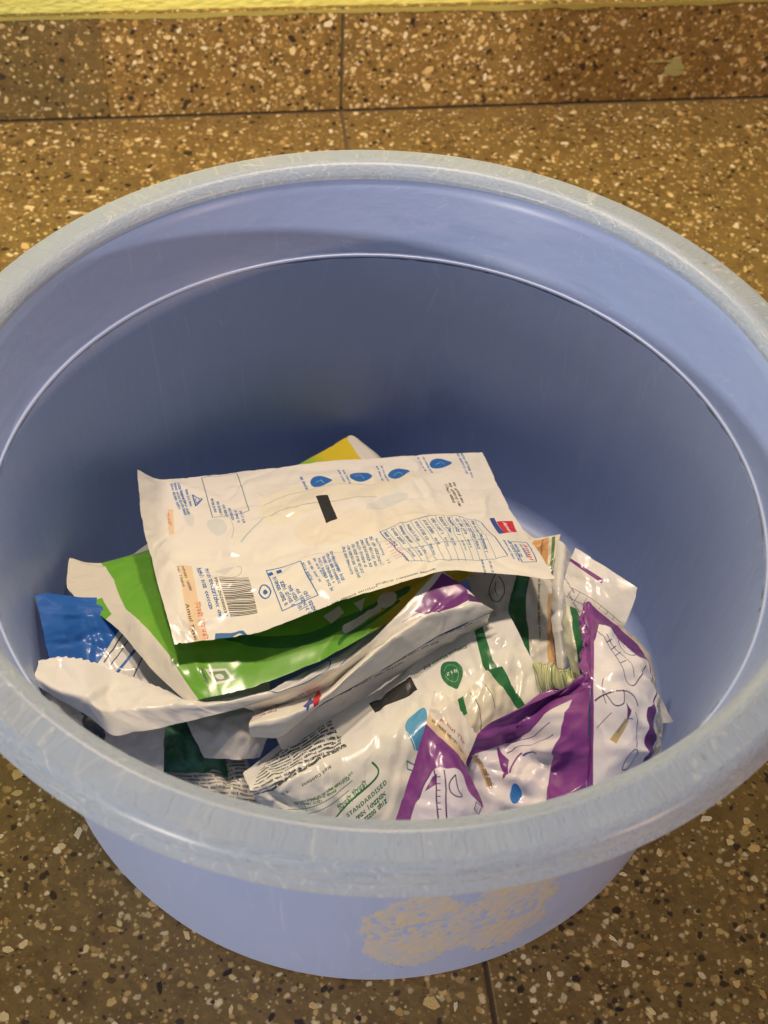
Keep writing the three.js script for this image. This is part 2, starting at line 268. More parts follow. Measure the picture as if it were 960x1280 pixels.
// rows: control points of the sheet in metres; wu, wv: how far folds between them are rounded
function sheet(parent, rows, wu, wv, map, o = {}) {
  const nu = rows[0].length, nv = rows.length, r = rng(o.seed ?? 1), V = (a) => new THREE.Vector3(...a);
  const P = rows.map((q) => q.map(V));
  const chord = (n, m, at) => { const k = [0]; for (let i = 1; i < n; i++) { let d = 0; for (let j = 0; j < m; j++) d += at(i, j).distanceTo(at(i - 1, j)); k.push(k[i - 1] + d / m); } const L = k[n - 1]; return [k.map((x) => x / L), L]; };
  const [ku, Lu] = chord(nu, nv, (i, j) => P[j][i]), [kv, Lv] = chord(nv, nu, (i, j) => P[i][j]);
  const weights = (k, t, w) => {
    const out = new Array(k.length).fill(0), q = Math.min(w, t, 1 - t);
    for (let s = 0; s < 7; s++) { const x = clamp(t + (s / 3 - 1) * q, 0, 1); let i = 0; while (i < k.length - 2 && x >= k[i + 1]) i++; const f = (x - k[i]) / (k[i + 1] - k[i]); out[i] += (1 - f) / 7; out[i + 1] += f / 7; }
    return out;
  };
  const base = (u, v) => {
    const a = weights(ku, clamp(u, 0, 1), wu), b = weights(kv, clamp(v, 0, 1), wv), p = new THREE.Vector3();
    for (let j = 0; j < nv; j++) if (b[j]) for (let i = 0; i < nu; i++) if (a[i]) p.addScaledVector(P[j][i], a[i] * b[j]);
    return p;
  };
  const normal = (u, v) => {
    const e = 0.004, du = base(u + e, v).sub(base(u - e, v)), dv = base(u, v + e).sub(base(u, v - e));
    return dv.cross(du).normalize();
  };
  const side = (() => { let s = 0; for (let i = 1; i < 8; i++) for (let j = 1; j < 8; j++) { const n = normal(i / 8, j / 8); s += n.y * 0.8 + n.z * 0.6; } return s < 0 ? -1 : 1; })();
  const creases = Array.from({ length: Math.round(1.6 * (o.creases ?? 14)) }, () => ({ x: r() * Lu, y: r() * Lv, a: (o.along ?? 0) + (r() - 0.5) * (o.spread ?? 3.1), l: 0.012 + 0.05 * r(), w: 0.0024 + 0.006 * r() * r(), h: (r() < 0.6 ? 1 : -1) * (0.4 + 0.6 * r()) }));
  const amp = o.crumple ?? 0.0016, sd = (o.seed ?? 1) * 7;
  const lift = (x, y) => {
    let d = (o.wave ?? 0.0018) * fbm(x / 0.045, y / 0.045, sd, 2) + (o.facet ?? 0.9) * amp * facets(x / 0.017, y / 0.017, sd + 3);
    for (const c of creases) {
      const dx = x - c.x, dy = y - c.y, t = dx * Math.cos(c.a) + dy * Math.sin(c.a), n = Math.abs(-dx * Math.sin(c.a) + dy * Math.cos(c.a) + 0.002 * Math.sin(t * 160 + c.x * 900));
      if (n < c.w && Math.abs(t) < c.l) d += amp * c.h * (1 - n / c.w) * (1 - (t / c.l) ** 2);
    }
    const e = Math.min(x, Lu - x, y, Lv - y);
    return d * (0.35 + 0.65 * smooth(e / 0.012));
  };
  const edge = (u, v) => {                                        // uneven cut edges and saw-toothed seals
    const j = o.ragged ?? 0.0007, f = (t) => smooth(1 - t / 0.05);
    let du = (f(u) - f(1 - u)) * j / Lu * fbm(v * Lv / 0.006, 3, sd + 5, 3), dv = (f(v) - f(1 - v)) * j / Lv * fbm(u * Lu / 0.006, 8, sd + 6, 3);
    if (o.teeth) { const [where, h, pitch] = o.teeth, tri = (x) => Math.abs((x / pitch) % 1 * 2 - 1) * h; if (where === 'v0') dv += f(v * 1.5) * tri(u * Lu) / Lv; if (where === 'u0') du += f(u * 1.5) * tri(v * Lv) / Lu; if (where === 'v1') dv -= f((1 - v) * 1.5) * tri(u * Lu) / Lv; }
    return [u + du, v + dv];
  };
  const point = (u, v, face) => {
    const [uu, vv] = edge(u, v), p = base(uu, vv), n = normal(uu, vv).multiplyScalar(side), x = u * Lu, y = v * Lv;
    const e = Math.min(x, Lu - x, y, Lv - y), h = e <= 1e-7 ? 0 : 0.00012 + (o.thick ?? 0.0015) * smooth(e / 0.014);
    return p.addScaledVector(n, lift(x, y) + face * h);
  };
  const mat = film(map, { ...o, Lu, Lv });
  for (const q of o.parts ?? [{ name: 'film' }]) {
    const [a, b] = q.u ?? [0, 1], [c, d] = q.v ?? [0, 1], res = o.res ?? 0.0014;
    const NU = Math.max(4, Math.min(190, Math.ceil((b - a) * Lu / res))), NV = Math.max(4, Math.min(140, Math.ceil((d - c) * Lv / res)));
    const pos = [], uv = [], idx = [];
    for (const face of [1, -1]) {
      const at = pos.length / 3;
      for (let j = 0; j <= NV; j++) for (let i = 0; i <= NU; i++) { const u = a + (b - a) * i / NU, v = c + (d - c) * j / NV, p = point(u, v, face); pos.push(p.x, p.y, p.z); uv.push(u, 1 - v); }
      for (let j = 0; j < NV; j++) for (let i = 0; i < NU; i++) { const k = at + j * (NU + 1) + i, l = k + NU + 1; if (face * side > 0) idx.push(k, l, k + 1, k + 1, l, l + 1); else idx.push(k, k + 1, l, k + 1, l + 1, l); }
    }
    const g = new THREE.BufferGeometry();
    g.setAttribute('position', new THREE.Float32BufferAttribute(pos, 3)); g.setAttribute('uv', new THREE.Float32BufferAttribute(uv, 2));
    g.setIndex(idx); g.computeVertexNormals();
    const m = mesh(q.name, g, mat, parent);
    if (q.label) m.userData.label = q.label;
  }
}
// printing
const line = (g, pts, colour, w, close = false) => { g.strokeStyle = colour; g.lineWidth = w; g.lineJoin = g.lineCap = 'round'; g.beginPath(); pts.forEach((p) => g.lineTo(...p)); if (close) g.closePath(); g.stroke(); };
const area = (g, pts, colour) => { g.fillStyle = colour; g.beginPath(); pts.forEach((p) => g.lineTo(...p)); g.closePath(); g.fill(); };
function path(g, pts, close) {
  g.beginPath(); const n = pts.length;
  if (close) { const m = (a, b) => [(a[0] + b[0]) / 2, (a[1] + b[1]) / 2]; g.moveTo(...m(pts[n - 1], pts[0])); for (let i = 0; i < n; i++) g.quadraticCurveTo(...pts[i], ...m(pts[i], pts[(i + 1) % n])); g.closePath(); } else {
    g.moveTo(...pts[0]); for (let i = 1; i < n - 1; i++) { const e = i === n - 2 ? pts[n - 1] : [(pts[i][0] + pts[i + 1][0]) / 2, (pts[i][1] + pts[i + 1][1]) / 2]; g.quadraticCurveTo(...pts[i], ...e); }
    if (n === 2) g.lineTo(...pts[1]);
  }
}
const curve = (g, pts, colour, w) => { g.strokeStyle = colour; g.lineWidth = w; g.lineJoin = g.lineCap = 'round'; path(g, pts, false); g.stroke(); };
const blob = (g, pts, colour) => { g.fillStyle = colour; path(g, pts, true); g.fill(); };
function words(g, s, x0, y0, x1, y1, size, colour, font = 'bold') {  // s set from one point to another
  g.save(); g.translate(x0, y0); g.rotate(Math.atan2(y1 - y0, x1 - x0)); g.font = font + ' ' + size + 'px sans-serif'; g.fillStyle = colour;
  g.scale(Math.hypot(x1 - x0, y1 - y0) / g.measureText(s).width, 1); g.fillText(s, 0, size * 0.36); g.restore();
}
let inkSeed = 500;
function micro(g, x0, y0, x1, y1, h, colour, weight = 0.2) {                   // a line of print too small to read
  const r = rng(inkSeed++), L = Math.hypot(x1 - x0, y1 - y0); g.save(); g.translate(x0, y0); g.rotate(Math.atan2(y1 - y0, x1 - x0)); g.strokeStyle = colour; g.lineWidth = Math.max(1.4, h * weight);
  for (let x = 0, word = 3 + r() * 6; x < L; x += h * 0.62) {
    if (--word < 0) { word = 4 + r() * 9; continue; }
    const k = Math.floor(r() * 5), w = h * 0.4, t = -h * (r() < 0.3 ? 0.75 : 0.5), b = h * 0.1;
    g.beginPath();
    if (k === 0) { g.ellipse(x + w / 2, -h * 0.2, w / 2, h * 0.3, 0, 0, 6.3); } else if (k === 1) { g.moveTo(x, t); g.lineTo(x, b); g.moveTo(x, -h * 0.3); g.lineTo(x + w, -h * 0.4); g.lineTo(x + w, b); } else if (k === 2) { g.moveTo(x + w / 2, t); g.lineTo(x + w / 2, b); } else if (k === 3) { g.moveTo(x, -h * 0.45); g.lineTo(x + w, -h * 0.45); g.lineTo(x, b); g.lineTo(x + w, b); } else { g.moveTo(x + w, -h * 0.45); g.lineTo(x, -h * 0.2); g.lineTo(x + w, b); }
    g.stroke();
  }
  g.restore();
}
function block(g, a, b, c, n, h, colour) {                       // n lines from a-b, stepping towards c
  for (let k = 0; k < n; k++) { const t = n > 1 ? k / (n - 1) : 0, dx = (c[0] - a[0]) * t, dy = (c[1] - a[1]) * t, e = 0.75 + 0.25 * hash(k, n, 3); micro(g, a[0] + dx, a[1] + dy, a[0] + dx + (b[0] - a[0]) * e, a[1] + dy + (b[1] - a[1]) * e, h, colour); }
}
const WHITE = '#efece4', BLUE = '#1f5fae', PURPLE = '#7c2a84', GREEN = '#0f6b35';
const paper = (g, w, h, c = WHITE) => { g.fillStyle = c; g.fillRect(0, 0, w, h); const r = rng(w + h); for (let k = 0; k < 240; k++) { g.globalAlpha = 0.035; g.fillStyle = r() < 0.5 ? '#fffdf6' : '#cfc3ad'; g.beginPath(); g.ellipse(r() * w, r() * h, 10 + r() * 80, 6 + r() * 40, r() * 3, 0, 6.3); g.fill(); } g.globalAlpha = 1; };

function pouch(name, label, w, h, paint, sheets, category = 'plastic pouch') {
  const t = thing(name, label, category, [0, 0, 0], category === 'plastic pouch' ? 'emptied pouches heaped in the tub' : undefined), map = canvasTexture(w, h, paint);
  for (const [rows, wu, wv, o] of sheets) sheet(t, rows, wu, wv, map, o);
  return t;
}
const HINDI = [ // strokes of the two printed words, in units of the letter height
  [[0.1, 1], [0.1, 0], [0.0, -0.25], [0.35, -0.3], [0.55, 0]], [[0.3, 0], [0.3, 0.6], [0.62, 0.6]], [[0.62, 0], [0.62, 1]],
  [[0.8, 0.3], [0.95, 0.25], [1.0, 0.55], [0.85, 0.7], [1.05, 0.6]], [[1.1, 0], [1.1, 0.8]], [[1.3, 0.35], [1.55, 0.35], [1.5, 0.75], [1.3, 0.7], [1.3, 0.4]], [[1.42, 0], [1.42, 1]], [[1.75, 1], [1.75, 0], [1.6, -0.3], [1.4, -0.25]],
  [[0, 0], [1.9, 0]]];
function hindi(g, x0, y0, x1, y1, h, colour, n = 2) {
  g.save(); g.translate(x0, y0); g.rotate(Math.atan2(y1 - y0, x1 - x0)); const k = Math.hypot(x1 - x0, y1 - y0) / (n * 2.15);
  for (let i = 0; i < n; i++) for (const s of HINDI) line(g, s.map(([x, y]) => [(x + i * 2.2) * k, y * h]), colour, h * 0.13);
  g.restore();
}

// ---- lowest sheets of the heap
pouch('milk_pouch', 'dark green film deep in the shade at the left, beside the dark printed white film', 400, 374, (g, w, h) => { paper(g, w, h, '#0f5a36'); }, [[[
    [[-0.1119, 0.0480, 0.0394], [-0.0944, 0.0500, 0.0400], [-0.0789, 0.0480, 0.0378]],
    [[-0.1090, 0.0500, 0.0568], [-0.0930, 0.0520, 0.0587], [-0.0778, 0.0480, 0.0562]],
    [[-0.1069, 0.0440, 0.0644], [-0.0898, 0.0460, 0.0677], [-0.0767, 0.0420, 0.0691]]], 0.05, 0.06, { seed: 61, crumple: 0.002 }]]);
pouch('milk_pouch', 'white film with many rows of small dark print, lowest at the front left', 480, 445, (g, w, h) => {
  paper(g, w, h, '#e6e2d8'); for (let k = 0; k < 14; k++) micro(g, w * 0.05, h * (0.06 + 0.068 * k), w * 0.95, h * (0.06 + 0.068 * k), h * 0.045, '#2f3a36');
}, [[[
    [[-0.1089, 0.0400, 0.0551], [-0.0896, 0.0440, 0.0594], [-0.0667, 0.0420, 0.0602]],
    [[-0.0996, 0.0420, 0.0705], [-0.0826, 0.0460, 0.0766], [-0.0646, 0.0420, 0.0781]],
    [[-0.0908, 0.0380, 0.0841], [-0.0760, 0.0400, 0.0909], [-0.0593, 0.0380, 0.0935]]], 0.05, 0.06, { seed: 62, crumple: 0.0022 }]]);
pouch('milk_pouch', 'blank crumpled white film in the shade under the long white purple fold', 400, 330, (g, w, h) => { paper(g, w, h, '#e4e0dc'); }, [[[
    [[-0.0974, 0.0580, 0.0395], [-0.0765, 0.0620, 0.0403], [-0.0513, 0.0600, 0.0375]],
    [[-0.0924, 0.0600, 0.0548], [-0.0735, 0.0640, 0.0578], [-0.0552, 0.0600, 0.0555]],
    [[-0.0874, 0.0540, 0.0648], [-0.0705, 0.0560, 0.0685], [-0.0610, 0.0520, 0.0660]]], 0.05, 0.06, { seed: 63, crumple: 0.0014, creases: 12 }]]);
pouch('milk_pouch', 'blank white film hanging below the left white flap by the rim', 400, 430, (g, w, h) => { paper(g, w, h, '#e8e4e2'); }, [[[
    [[-0.1452, 0.0580, 0.0429], [-0.1221, 0.0640, 0.0489], [-0.1048, 0.0640, 0.0482]],
    [[-0.1359, 0.0560, 0.0581], [-0.1186, 0.0620, 0.0634], [-0.1056, 0.0620, 0.0637]],
    [[-0.1269, 0.0520, 0.0761], [-0.1156, 0.0560, 0.0795], [-0.1068, 0.0540, 0.0778]]], 0.05, 0.06, { seed: 64, crumple: 0.0012 }]]);
pouch('milk_pouch', 'dark navy film peeping out between the torn scrap and white flap', 512, 260, (g, w, h) => {
  paper(g, w, h, '#3b4660'); line(g, [[w * 0.2, h * 0.5], [w * 0.9, h * 0.62]], '#1f6f6a', w * 0.03);
}, [[[
    [[-0.1509, 0.0600, 0.0300], [-0.1411, 0.0620, 0.0414], [-0.1281, 0.0600, 0.0503]],
    [[-0.1529, 0.0580, 0.0354], [-0.1431, 0.0600, 0.0489], [-0.1301, 0.0580, 0.0555]],
    [[-0.1493, 0.0550, 0.0451], [-0.1397, 0.0560, 0.0533], [-0.1286, 0.0540, 0.0619]]], 0.05, 0.06, { seed: 65, crumple: 0.0018 }]]);
pouch('film_scrap', 'small pale film corner poking out behind the green pouch at left', 256, 152, (g, w, h) => { paper(g, w, h, '#d6d5d6'); }, [[[
    [[-0.1244, 0.0520, -0.0615], [-0.1183, 0.0540, -0.0648], [-0.1125, 0.0520, -0.0716]],
    [[-0.1208, 0.0500, -0.0547], [-0.1144, 0.0520, -0.0563], [-0.1061, 0.0500, -0.0616]]], 0.05, 0.06, { seed: 66, crumple: 0.001 }]], 'film scrap');

// ---- white pouch with the green wave, at the back right
pouch('milk_pouch', 'white pouch with a wavy dark green band and drop outline under the topmost pouch', 520, 1009, (g, w, h) => {
  paper(g, w, h, '#e8e4d8');
  blob(g, [[244,14],[382,7],[345,231],[281,442],[261,680],[227,932],[183,804],[157,643],[158,513],[215,373],[274,228]], GREEN);
  curve(g, [[153,222],[99,305],[78,413],[115,451],[170,389],[183,294],[153,222],[172,262]], '#2c5a40', 5); curve(g, [[141,286],[115,350],[126,401]], '#2c5a40', 4);
  area(g, [[427,381],[486,377],[480,973],[361,943]], '#e3b277');
  block(g, [398,74], [315,900], [341,905], 2, 16, '#55604c'); block(g, [457,60], [456,379], [466,378], 2, 13, '#c98a4a');
  micro(g, 439,481, 431,924, 15, '#4a4238');
}, [[[
    [[0.0501, 0.0580, -0.0476], [0.0711, 0.0600, -0.0453], [0.0884, 0.0620, -0.0422], [0.1040, 0.0620, -0.0376]],
    [[0.0561, 0.0600, -0.0055], [0.0720, 0.0620, -0.0026], [0.0852, 0.0630, -0.0023], [0.0986, 0.0620, -0.0019]],
    [[0.0652, 0.0600, 0.0375], [0.0735, 0.0600, 0.0406], [0.0830, 0.0600, 0.0391], [0.0929, 0.0600, 0.0361]]], 0.06, 0.1, { seed: 12, crumple: 0.0016, thick: 0.002 }]]);
pouch('milk_pouch', 'cream pouch corner with orange and green stripes at the right tip of topmost pouch', 400, 395, (g, w, h) => {
  paper(g, w, h, '#ece3cd');
  area(g, [[260,37],[340,13],[343,356],[240,354]], '#e0a868'); area(g, [[357,21],[373,18],[396,378],[369,367]], '#5f8a3a'); area(g, [[136,30],[234,40],[170,188],[86,145]], '#d8b98e');
  micro(g, 307,40, 284,308, 14, '#7a5630');
}, [[[
    [[0.0804, 0.0580, -0.0734], [0.0902, 0.0700, -0.0431], [0.1042, 0.0720, -0.0436]],
    [[0.0799, 0.0580, -0.0451], [0.0907, 0.0680, -0.0349], [0.1006, 0.0700, -0.0346]],
    [[0.0829, 0.0580, -0.0258], [0.0895, 0.0660, -0.0205], [0.0960, 0.0680, -0.0226]]], 0.06, 0.08, { seed: 13, crumple: 0.0012, parts: [{ name: 'film', u: [0, 0.86] }, { name: 'seal_strip', u: [0.86, 1] }] }]]);
pouch('milk_pouch', 'narrow glossy grey crinkled strip standing between green wave and flat folded pouch', 192, 1166, (g, w, h) => {
  paper(g, w, h, '#e2e0da'); for (let k = 0; k < 22; k++) line(g, [[w * 0.78, h * (0.05 + k * 0.042)], [w * 0.92, h * (0.055 + k * 0.042)]], '#8a8d90', 4);
  
}, [[[
    [[0.1001, 0.0780, -0.0355], [0.1027, 0.0800, -0.0304], [0.1059, 0.0760, -0.0270]],
    [[0.0926, 0.0800, -0.0111], [0.0952, 0.0830, -0.0075], [0.1001, 0.0780, -0.0079]],
    [[0.0871, 0.0780, 0.0123], [0.0902, 0.0810, 0.0149], [0.0952, 0.0760, 0.0115]],
    [[0.0865, 0.0700, 0.0392], [0.0893, 0.0720, 0.0418], [0.0938, 0.0680, 0.0384]]], 0.1, 0.08, { seed: 14, crumple: 0.0012, creases: 14, thick: 0.001 }]]);
pouch('milk_pouch', 'flat folded white pouch with a short purple stripe, farthest right against the tub', 480, 445, (g, w, h) => {
  paper(g, w, h, '#ebe7e6');
  area(g, [[-18,91],[1,75],[259,83],[253,114]], PURPLE);
  line(g, [[53,239],[215,234],[450,265]], '#8a8790', 4); line(g, [[40,300],[220,286],[442,323]], '#8a8790', 4);
  for (const p of [[[78,238],[62,306]], [[140,234],[125,301]], [[203,235],[187,297]], [[303,245],[281,301]], [[353,255],[337,307]], [[401,260],[387,316]]]) line(g, p, '#8a8790', 4);
  block(g, [-4,204], [132,276], [117,350], 3, 14, '#6f7480');
}, [[[
    [[0.1052, 0.0880, -0.0214], [0.1176, 0.0900, -0.0056], [0.1304, 0.0900, 0.0087]],
    [[0.1020, 0.0860, -0.0164], [0.1146, 0.0890, -0.0005], [0.1289, 0.0880, 0.0131]],
    [[0.0954, 0.0800, -0.0021], [0.1075, 0.0830, 0.0124], [0.1214, 0.0820, 0.0252]],
    [[0.0903, 0.0700, 0.0050], [0.1014, 0.0720, 0.0200], [0.1162, 0.0700, 0.0321]]], 0.03, 0.03, { seed: 15, crumple: 0.0007, wave: 0.0008, creases: 6, parts: [{ name: 'folded_edge', v: [0, 0.2] }, { name: 'film', v: [0.2, 1] }] }]]);
pouch('milk_pouch', 'pale yellow green pouch crushed into fine pleats left of the dark green fold', 320, 254, (g, w, h) => {
  paper(g, w, h, '#e9e6b4'); for (let k = 0; k < 26; k++) line(g, [[w * (k / 26), 0], [w * (k / 26 + 0.06), h]], k % 3 ? '#c9cf86' : '#7d9a5a', 5 + 5 * hash(k, 2, 1));
  micro(g, w * 0.45, h * 0.1, w * 0.72, h * 0.1, 24, '#45604a');
}, [[[
    [[0.0733, 0.0720, 0.0380], [0.0858, 0.0760, 0.0447], [0.0996, 0.0720, 0.0384]],
    [[0.0739, 0.0760, 0.0493], [0.0843, 0.0800, 0.0539], [0.0970, 0.0780, 0.0504]],
    [[0.0767, 0.0700, 0.0594], [0.0867, 0.0740, 0.0574], [0.0983, 0.0760, 0.0570]]], 0.06, 0.08, { seed: 16, crumple: 0.0042, creases: 26, spread: 0.9, along: 1.3, coat: 1 }]]);
pouch('milk_pouch', 'cream pouch end folded to a dark green triangle beside the purple crest', 256, 533, (g, w, h) => {
  paper(g, w, h, '#e4e2c6');
  area(g, [[186,-19],[291,-26],[271,288],[274,539],[146,549],[146,204]], '#146b30'); line(g, [[157,8],[138,260],[125,544]], '#f0eedb', 12);
  micro(g, -16,255, 10,509, 20, '#5b7a58');
}, [[[
    [[0.0894, 0.0840, 0.0210], [0.0921, 0.0930, 0.0178], [0.0972, 0.0900, 0.0184]],
    [[0.0887, 0.0860, 0.0355], [0.0906, 0.0950, 0.0432], [0.1004, 0.0900, 0.0371]],
    [[0.0902, 0.0800, 0.0479], [0.0929, 0.0830, 0.0535], [0.0974, 0.0830, 0.0562]]], 0.04, 0.06, { seed: 17, crumple: 0.0008, thick: 0.001 }]]);

// ---- blue ended white pouch on the left: printed back and folded-over front
{
  const t = thing('milk_pouch', 'long white pouch with a bright blue end and its blank side folded over, left', 'plastic pouch', [0, 0, 0], 'emptied pouches heaped in the tub');
  const back = canvasTexture(1200, 491, (g, w, h) => {
    paper(g, w, h); area(g, [[-35,-86],[88,-49],[246,-44],[687,-45],[556,77],[435,214],[258,501],[120,614],[-167,614]], '#0b62bd');
    line(g, [[470,205],[326,428]], '#2a3d66', 6); line(g, [[500,230],[361,431]], '#2a3d66', 5); curve(g, [[556,254],[472,344],[391,461]], '#1c63b4', 12); blob(g, [[558,301],[594,298],[579,333],[548,335]], '#24406e');
    line(g, [[619,214],[474,457]], '#2a3d66', 5);
  });
  sheet(t, [
    [[-0.1650, 0.0880, -0.0138], [-0.1586, 0.0850, -0.0161], [-0.1452, 0.0750, -0.0203], [-0.1059, 0.0620, -0.0265], [-0.0537, 0.0520, -0.0184]],
    [[-0.1608, 0.0860, 0.0053], [-0.1554, 0.0820, 0.0019], [-0.1425, 0.0720, -0.0025], [-0.1063, 0.0650, 0.0091], [-0.0539, 0.0560, 0.0170]],
    [[-0.1571, 0.0820, 0.0202], [-0.1528, 0.0780, 0.0186], [-0.1394, 0.0700, 0.0179], [-0.1031, 0.0640, 0.0393], [-0.0538, 0.0580, 0.0443]]], 0.03, 0.05, back, { seed: 21, crumple: 0.0012, parts: [{ name: 'seal_strip', u: [0, 0.10] }, { name: 'back_film', u: [0.10, 1], label: 'bright blue end of the pouch with white print beyond' }] });
  const front = canvasTexture(2048, 259, (g, w, h) => {
    paper(g, w, h, '#f0ece6');
    curve(g, [[1080,-65],[1082,-1],[1132,151],[1249,195],[1444,186],[1493,141],[1499,28],[1467,-62]], BLUE, 7); line(g, [[1109,-65],[1449,-65]], '#b9a98c', 3);
    micro(g, 1535,174, 1598,105, 18, BLUE);
    block(g, [797,47], [950,-49], [955,160], 2, 13, '#6a6f60'); blob(g, [[1123,-65],[1152,-65],[1183,-65],[1162,-65],[1132,-65]], '#6a2a2a');
  });
  sheet(t, [
    [[-0.1616, 0.0870, 0.0243], [-0.1499, 0.0860, 0.0223], [-0.1379, 0.0830, 0.0235], [-0.1243, 0.0800, 0.0300], [-0.1134, 0.0770, 0.0334], [-0.0875, 0.0760, 0.0469], [-0.0534, 0.0750, 0.0429], [-0.0171, 0.0740, 0.0234], [0.0203, 0.0720, -0.0060]],
    [[-0.1618, 0.0890, 0.0298], [-0.1518, 0.0840, 0.0294], [-0.1394, 0.0910, 0.0399], [-0.1301, 0.0820, 0.0409], [-0.1158, 0.0850, 0.0460], [-0.0868, 0.0770, 0.0490], [-0.0532, 0.0790, 0.0470], [-0.0167, 0.0750, 0.0270], [0.0205, 0.0735, -0.0023]],
    [[-0.1626, 0.0900, 0.0363], [-0.1522, 0.0920, 0.0457], [-0.1393, 0.0940, 0.0526], [-0.1325, 0.0930, 0.0586], [-0.1182, 0.0880, 0.0562], [-0.0856, 0.0820, 0.0538], [-0.0530, 0.0800, 0.0491], [-0.0164, 0.0770, 0.0318], [0.0208, 0.0740, 0.0016]],
    [[-0.1609, 0.0880, 0.0404], [-0.1506, 0.0870, 0.0487], [-0.1390, 0.0860, 0.0565], [-0.1272, 0.0840, 0.0683], [-0.1036, 0.0800, 0.0627], [-0.0803, 0.0780, 0.0565], [-0.0519, 0.0760, 0.0496], [-0.0142, 0.0730, 0.0338], [0.0231, 0.0700, 0.0043]]], 0.01, 0.015, front, { seed: 22, crumple: 0.0016, creases: 10, wave: 0.0006, thick: 0.0004, teeth: ['v0', 0.0012, 0.004], parts: [{ name: 'folded_film', label: 'blank white side folded over to the front' }] });
}
pouch('film_scrap', 'pointed white torn strip along the rim below the blue ended pouch', 400, 266, (g, w, h) => { paper(g, w, h, '#ebe5e0'); }, [[[
    [[-0.1620, 0.0800, 0.0289], [-0.1518, 0.0790, 0.0396], [-0.1408, 0.0770, 0.0504]],
    [[-0.1614, 0.0820, 0.0381], [-0.1525, 0.0830, 0.0493], [-0.1411, 0.0800, 0.0580]],
    [[-0.1598, 0.0740, 0.0400], [-0.1506, 0.0740, 0.0528], [-0.1429, 0.0700, 0.0575]]], 0.05, 0.06, { seed: 23, crumple: 0.0012, ragged: 0.002 }]], 'film scrap');

// ---- bright green pouch
pouch('milk_pouch', 'bright green pouch with white sealed end and yellow far end, under the topmost pouch', 1900, 1308, (g, w, h) => {
  paper(g, w, h, '#6cb31c');
  const y = g.createLinearGradient(w * 0.64, 0, w * 0.74, 0); y.addColorStop(0, 'rgba(220,196,16,0)'); y.addColorStop(1, '#dcc410'); g.fillStyle = y; g.fillRect(w * 0.6, 0, w * 0.4, h);
  area(g, [[1697,13],[1813,-41],[2072,-245],[2019,1382],[1795,1443],[1787,1266],[1857,982],[1675,118]], '#dcd8cc');
  area(g, [[-58,-115],[6,-60],[142,-1],[141,347],[110,665],[134,884],[134,1072],[104,1304],[-36,1343],[-120,1126],[-57,383]], '#e6e0ce');
  area(g, [[13,503],[69,496],[43,662],[-13,690]], '#6cb31c');
  curve(g, [[448,1063],[607,1145],[809,1186],[1012,1197],[1199,1192],[1391,1178],[1469,1172]], '#2a7a1c', 60); curve(g, [[1029,1277],[1071,1254],[1152,1258],[1294,1250],[1429,1220]], '#2a7a1c', 20);
  curve(g, [[1092,1226],[1192,1218],[1322,1197]], '#e4dfca', 44); blob(g, [[1316,1142],[1375,1109],[1428,1150],[1426,1213],[1384,1228],[1327,1194]], '#e4dfca'); area(g, [[991,1104],[1097,1088],[1108,1143],[1018,1167]], '#e4dfca'); area(g, [[1181,1109],[1255,1099],[1215,1169]], '#e4dfca');
  area(g, [[239,1182],[338,1200],[347,1257],[239,1258]], '#e9e6d6'); area(g, [[249,1198],[324,1208],[328,1249],[256,1245]], '#3f7d18'); blob(g, [[262,1214],[302,1215],[305,1240],[268,1240]], '#e9e6d6');
  micro(g, 218,1177, 195,1290, 20, '#25501a');
}, [[[
    [[-0.1511, 0.0700, -0.0511], [-0.1362, 0.0660, -0.0484], [-0.1125, 0.0600, -0.0594], [-0.0616, 0.0500, -0.1036], [-0.0143, 0.0450, -0.1375], [0.0057, 0.0430, -0.1525], [0.0187, 0.0430, -0.1349]],
    [[-0.1523, 0.0700, -0.0299], [-0.1279, 0.0710, -0.0296], [-0.1052, 0.0680, -0.0389], [-0.0547, 0.0600, -0.0684], [-0.0071, 0.0550, -0.0948], [0.0285, 0.0520, -0.0946], [0.0398, 0.0520, -0.0890]],
    [[-0.1259, 0.0760, 0.0009], [-0.1159, 0.0790, -0.0023], [-0.0932, 0.0780, -0.0110], [-0.0448, 0.0740, -0.0254], [0.0023, 0.0700, -0.0443], [0.0395, 0.0640, -0.0517], [0.0482, 0.0640, -0.0527]],
    [[-0.1093, 0.0800, 0.0304], [-0.1004, 0.0830, 0.0259], [-0.0785, 0.0840, 0.0196], [-0.0354, 0.0820, 0.0083], [0.0063, 0.0790, -0.0104], [0.0467, 0.0710, -0.0317], [0.0552, 0.0710, -0.0326]],
    [[-0.0923, 0.0790, 0.0507], [-0.0866, 0.0820, 0.0497], [-0.0648, 0.0830, 0.0473], [-0.0299, 0.0830, 0.0348], [0.0063, 0.0810, 0.0126], [0.0527, 0.0740, -0.0182], [0.0627, 0.0720, -0.0221]]], 0.012, 0.05, { seed: 31, crumple: 0.0014, thick: 0.0016, wave: 0.0022, creases: 18, parts: [{ name: 'seal_strip', u: [0, 0.055] }, { name: 'film', u: [0.055, 0.94] }, { name: 'seal_strip', u: [0.94, 1] }] }]]);

